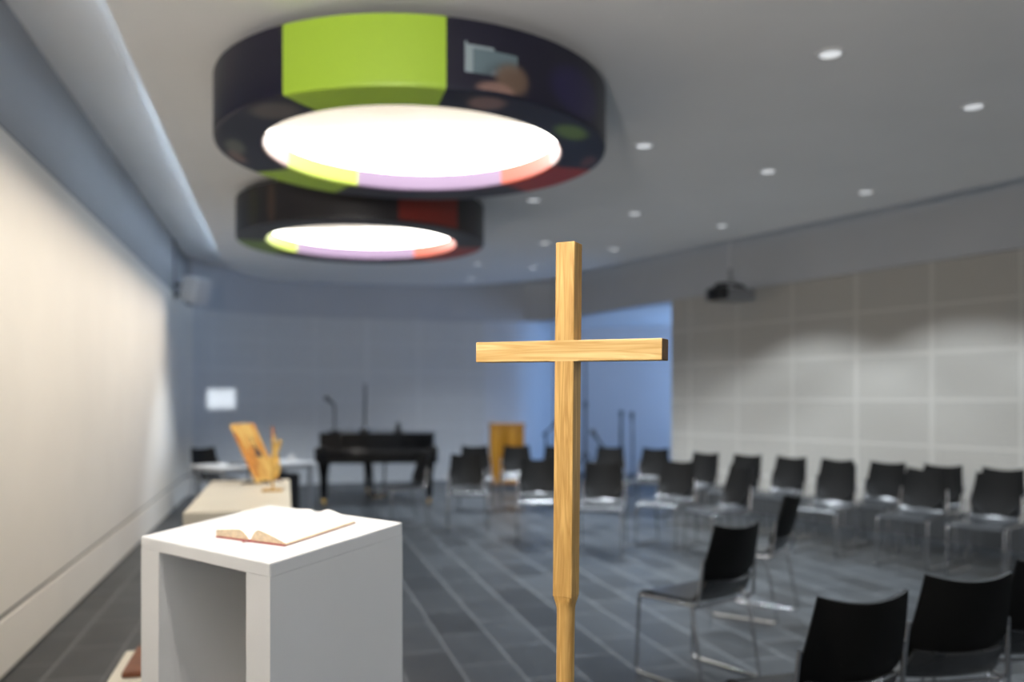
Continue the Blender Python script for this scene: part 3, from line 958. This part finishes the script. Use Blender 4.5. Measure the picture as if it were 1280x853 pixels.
bm = bmesh.new()
rr = [[bm.verts.new((a * s, b * s * .8, z)) for a, b in ((-1, -1), (1, -1), (1, 1), (-1, 1))] for s, z in ((.05, 0), (.05, .02), (.022, .13), (.008, .15))]
for a, b in zip(rr, rr[1:]):
    for i in range(4): bm.faces.new((a[i], a[(i + 1) % 4], b[(i + 1) % 4], b[i]))
bm.faces.new(rr[0]); bm.faces.new(rr[-1])
obj('body', bm, M_matblack, ms)

# ------------------------------------------------------------------ amber cabinet
cab = empty('amber_cabinet', (-.08, 13.9, 0), R(3))
tag(cab, 'glossy amber wooden cabinet standing by the far wall left of the cross', 'cabinet')
bm = bmesh.new(); box(bm, -.28, .28, 0, .40, .06, 1.03, .01); obj('body', bm, M_amber, cab)
bm = bmesh.new(); box(bm, -.30, .30, -.03, .42, 1.0305, 1.065, .012); obj('top', bm, M_amber, cab)
for s in (-1, 1):
    bm = bmesh.new()
    def dr(u, v, s=s): return (s * (.008 + .262 * u), -.012 - .02 * math.sin(PI * u) , .09 + .92 * v)
    shell(bm, 10, 2, dr, .018)
    d = obj('door', bm, M_amber, cab, smooth=True, sharp=50)
    bm = bmesh.new(); lathe(bm, [(.006, 0), (.006, .012), (.014, .018), (.012, .028), (.003, .03)], 16, M=Matrix.Translation((s * .04, -.028, .6)) @ Matrix.Rotation(PI / 2, 4, 'X'))
    obj('knob', bm, M_brass, d, smooth=True)
for x in (-.25, .25):
    for y in (.04, .36):
        bm = bmesh.new(); box(bm, x - .025, x + .025, y - .025, y + .025, 0, .0595, .003); obj('leg', bm, M_amber, cab)

# ------------------------------------------------------------------ stands in the blue alcove
def tripod(root, r=.30, h=.42, x=0, y=0):
    for k in range(3):
        a = 2 * PI * k / 3 + .5
        bm = bmesh.new()
        tube(bm, [(x, y, h), (x + r * math.cos(a), y + r * math.sin(a), .012)], .013)
        obj('leg', bm, M_matblack, root)
s1 = empty('lighting_stand', (1.20, 14.0, 0))
tag(s1, 'tall black tripod stand in the alcove close to the right side of the cross', 'stand')
bm = bmesh.new(); tube(bm, [(0, 0, .2), (0, 0, 1.35), (0, 0, 1.36), (0, 0, 2.15)], [.022, .022, .016, .016]); obj('pole', bm, M_matblack, s1)
bm = bmesh.new(); lathe(bm, [(.03, 1.33), (.035, 1.35), (.035, 1.41), (.02, 1.43)], 16); obj('clamp', bm, M_matblack, s1)
bm = bmesh.new(); lathe(bm, [(.03, .40), (.03, .50)], 16); obj('collar', bm, M_matblack, s1)
tripod(s1, .38, .62)
def mic_stand(x, y, h, tilt, L, label, rz=0, fat=.014, head=.03):
    s = empty('microphone_stand', (x, y, 0), rz)
    tag(s, label, 'microphone stand', 'microphone stands in the blue alcove')
    bm = bmesh.new(); tube(bm, [(0, 0, .02), (0, 0, h)], fat); obj('pole', bm, M_matblack, s)
    d = Vector((math.sin(tilt), 0, math.cos(tilt)))
    bm = bmesh.new(); tube(bm, [Vector((0, 0, h - .03)) - d * .08, Vector((0, 0, h - .03)) + d * L], fat * .8); obj('boom_arm', bm, M_matblack, s)
    bm = bmesh.new(); mic(bm, Vector((0, 0, h - .03)) + d * (L - .02), d, .17, head); obj('microphone_head', bm, M_dgrey, s, smooth=True, sharp=60)
    tripod(s, .15, .25)
mic_stand(.58, 14.6, .92, R(48), .18, 'black microphone stand with angled thick head, just left of the cross upright', fat=.02, head=.055)
mic_stand(1.42, 13.1, .72, R(-35), .22, 'black microphone stand with arm slanting left in the blue alcove', fat=.022, head=.04)
mic_stand(1.86, 14.6, .97, R(1), .18, 'upright black microphone stand in the middle of the blue alcove', fat=.024, head=.035)
mic_stand(1.94, 13.75, .98, R(-3), .16, 'slim upright black microphone stand, rightmost in the blue alcove', fat=.015, head=.033)

# ------------------------------------------------------------------ projector on the right, loudspeaker on the left
pj = empty('ceiling_projector', (2.70, 10.6, 2.74), R(25))
tag(pj, 'ceiling projector hanging from a thin pole in front of the right wall', 'projector')
bm = bmesh.new(); box(bm, -.26, .26, -.17, .17, -.055, .075, .02, seg=3); obj('housing', bm, mat('projector_grey', (.25, .25, .26), .5), pj)
bm = bmesh.new(); box(bm, -.285, -.175, -.195, .10, -.07, .085, .02, seg=3); b1 = obj('lens_block', bm, M_matblack, pj)
bm = bmesh.new(); lathe(bm, [(.045, 0), (.05, .03), (.04, .035), (.003, .03)], 24, M=Matrix.Translation((-.283, -.05, .0)) @ Matrix.Rotation(-PI / 2, 4, 'Y')); obj('lens', bm, M_glass, b1, smooth=True, sharp=40)
bm = bmesh.new()
for s in (-1, 1): tube(bm, bend([(s * .24, 0, .05), (s * .21, 0, .125), (0, 0, .15)], .05), .02)
tube(bm, [(-.005, -.16, .02), (-.005, -.12, .11), (0, 0, .15)], .014)
obj('mount_arm', bm, M_matblack, pj)
bm = bmesh.new(); lathe(bm, [(.04, .14), (.04, .20), (.022, .22), (.022, .33)], 20); obj('mount_joint', bm, M_grey, pj, smooth=True, sharp=40)
bm = bmesh.new(); tube(bm, [(0, 0, .32), (0, 0, H_UP - 2.74)], .012, 10); obj('pole', bm, M_whitep, pj)

lx, ly = lw(11.3, .0)
ls = empty('wall_loudspeaker', (lx, ly, 2.88))
ls.rotation_euler = (0, 0, WALL_ANG)
tag(ls, 'white loudspeaker on dark bracket, high in the far left corner', 'loudspeaker')
MS = Matrix.Translation((.30, -.02, .02)) @ Matrix.Rotation(R(-38), 4, 'Z') @ Matrix.Rotation(R(14), 4, 'Y')
bm = bmesh.new(); box(bm, -.13, .13, -.14, .14, -.17, .17, .02, M=MS, seg=3); sp_ = obj('cabinet', bm, M_whitep, ls)
bm = bmesh.new(); box(bm, .131, .137, -.12, .12, -.15, .15, .002, M=MS); obj('grille', bm, mat('light_grey_grille', (.55, .55, .56), .6, noise=(300, .3)), sp_)
bm = bmesh.new(); box(bm, .036, .05, -.06, .06, -.09, .16, .003); box(bm, .05, .16, -.02, .02, .07, .11, .004); box(bm, .05, .15, -.02, .02, -.06, -.02, .004)
obj('bracket', bm, M_matblack, ls)
bm = bmesh.new(); tube(bm, [(.04, .0, .16), (.036, .0, .69)], .009); obj('cable', bm, M_dgrey, ls)

# ------------------------------------------------------------------ lights
def spot(name, loc, target, power, col, angle, blend=.5, radius=.04):
    d = bpy.data.lights.new(name, 'SPOT')
    d.energy = power; d.color = col; d.spot_size = R(angle); d.spot_blend = blend; d.shadow_soft_size = radius
    o = bpy.data.objects.new(name, d)
    o.location = loc
    v = Vector(target) - Vector(loc)
    o.rotation_euler = v.to_track_quat('-Z', 'Y').to_euler()
    COL.objects.link(o)
    return o
COOL = (.83, .92, 1.0); WARM = (1.0, .90, .76)
for i, (x, y) in enumerate(DL):
    spot('downlight_beam', (x, y, H_SAIL - .02), (x, y, 0), 125, COOL, 114, .35 if i in (1, 4, 6) else .9, .03)
for x, y in DL[2:4] + DL[5:]:
    spot('downlight_core', (x, y, H_SAIL - .02), (x, y, 0), 170, COOL, 84, 1.0, .025)
NEAR = [(2.1, 2.6), (3.6, 3.6), (3.2, .6), (5.3, 2.4), (4.17, 6.31), (5.1, 4.8), (4.6, -1.2)]
for x, y in NEAR:
    spot('downlight_beam', (x, y, H_SAIL - .02), (x, y, 0), 62, COOL, 114, .3, .03)
for x, y in ((-2.7, 10.3), (-2.4, 12.6)):
    spot('downlight_beam', (x, y, H_SAIL - .02), (x - .4, y + .3, 0), 170, COOL, 80, .6, .035)
def area(name, loc, rot, sx, sy, power, col, spread=180):
    d = bpy.data.lights.new(name, 'AREA'); d.shape = 'RECTANGLE'; d.size = sx; d.size_y = sy
    d.energy = power; d.color = col; d.spread = R(spread)
    o = bpy.data.objects.new(name, d); o.location = loc; o.rotation_euler = rot; COL.objects.link(o)
    return o
p = lw(4.7, .70)
area('wall_wash_strip', (*p, H_SAIL - .02), (0, R(20), WALL_ANG), .06, 11.8, 42, WARM, 62)
p = lw(9.0, .72)
area('cove_strip', (*p, H_SAIL + .11), (0, PI + R(25), WALL_ANG), .06, 7.0, 28, (.62, .80, 1))
p = lw(2.5, .72)
area('cove_strip', (*p, H_SAIL + .11), (0, PI + R(25), WALL_ANG), .06, 6.0, 12, (.62, .80, 1))
spot('lectern_spot', (-1.08, 1.92, 3.30), (-.82, 2.32, 1.05), 190, (1, .95, .88), 34, .5, .03)
spot('cross_spot', (-1.2, .1, 3.2), (.10, 1.68, 1.45), 185, (1, .92, .74), 26, .5, .03)
spot('altar_spot', (-1.9, 3.4, 3.30), (-1.5, 5.1, .9), 54, (1, .88, .70), 42, .6, .03)
# projected light patch on the far wall, thrown by the projector
pl = spot('projector_beam', (2.34, 10.42, 2.74), (-4.68, 13.68, 1.46), 1900, (.85, .92, 1), 14, 0, .004)
nt = pl.data; nt.use_nodes = True
T = nt.node_tree; N = T.nodes; L = T.links
em = N['Emission']
g = N.new('ShaderNodeTexCoord'); vt = N.new('ShaderNodeVectorTransform') if False else None
sx = N.new('ShaderNodeSeparateXYZ'); L.new(g.outputs['Normal'], sx.inputs[0])
def mm(op, a, b):
    n = N.new('ShaderNodeMath'); n.operation = op
    for i, v in enumerate((a, b)):
        if isinstance(v, (int, float)): n.inputs[i].default_value = v
        else: L.new(v, n.inputs[i])
    return n.outputs[0]
def softstep(v, edge, soft):
    n = N.new('ShaderNodeMapRange'); n.interpolation_type = 'SMOOTHSTEP'
    L.new(v, n.inputs[0]); n.inputs[1].default_value = edge - soft; n.inputs[2].default_value = edge + soft; n.inputs[3].default_value = 1; n.inputs[4].default_value = 0
    return n.outputs[0]
ax = mm('ABSOLUTE', mm('DIVIDE', sx.outputs[0], sx.outputs[2]), 0)
ay = mm('ABSOLUTE', mm('DIVIDE', sx.outputs[1], sx.outputs[2]), 0)
msk = mm('MULTIPLY', softstep(ax, .036, .006), softstep(ay, .0195, .006))
L.new(msk, em.inputs['Strength'])

spot('ceiling_fill_spot', (-.9, -.8, 1.9), (-.95, 1.2, 3.9), 330, (1, .95, .90), 116, .6, .15)  # unseen spot added behind the camera to brighten ceiling and near drum

w = bpy.data.worlds.new('world'); sc.world = w; w.use_nodes = True
w.node_tree.nodes['Background'].inputs[0].default_value = (.03, .04, .05, 1)
w.node_tree.nodes['Background'].inputs[1].default_value = .3

# ------------------------------------------------------------------ camera
F = 1070.0
cd = bpy.data.cameras.new('camera'); cam = bpy.data.objects.new('camera', cd); COL.objects.link(cam)
cam.location = (0, 0, E); cam.rotation_euler = (PI / 2, 0, 0)
cd.sensor_width = 36; cd.lens = F / 1280 * 36
cd.shift_y = (500 - 426.5) / 1280
cd.clip_start = .05; cd.clip_end = 60
cd.dof.use_dof = True; cd.dof.focus_distance = 1.66; cd.dof.aperture_fstop = 1.7
sc.camera = cam
vs = sc.view_settings
vs.view_transform = 'Standard'; vs.look = 'None'; vs.gamma = 1; vs.use_curve_mapping = False
vs.exposure = 0.52
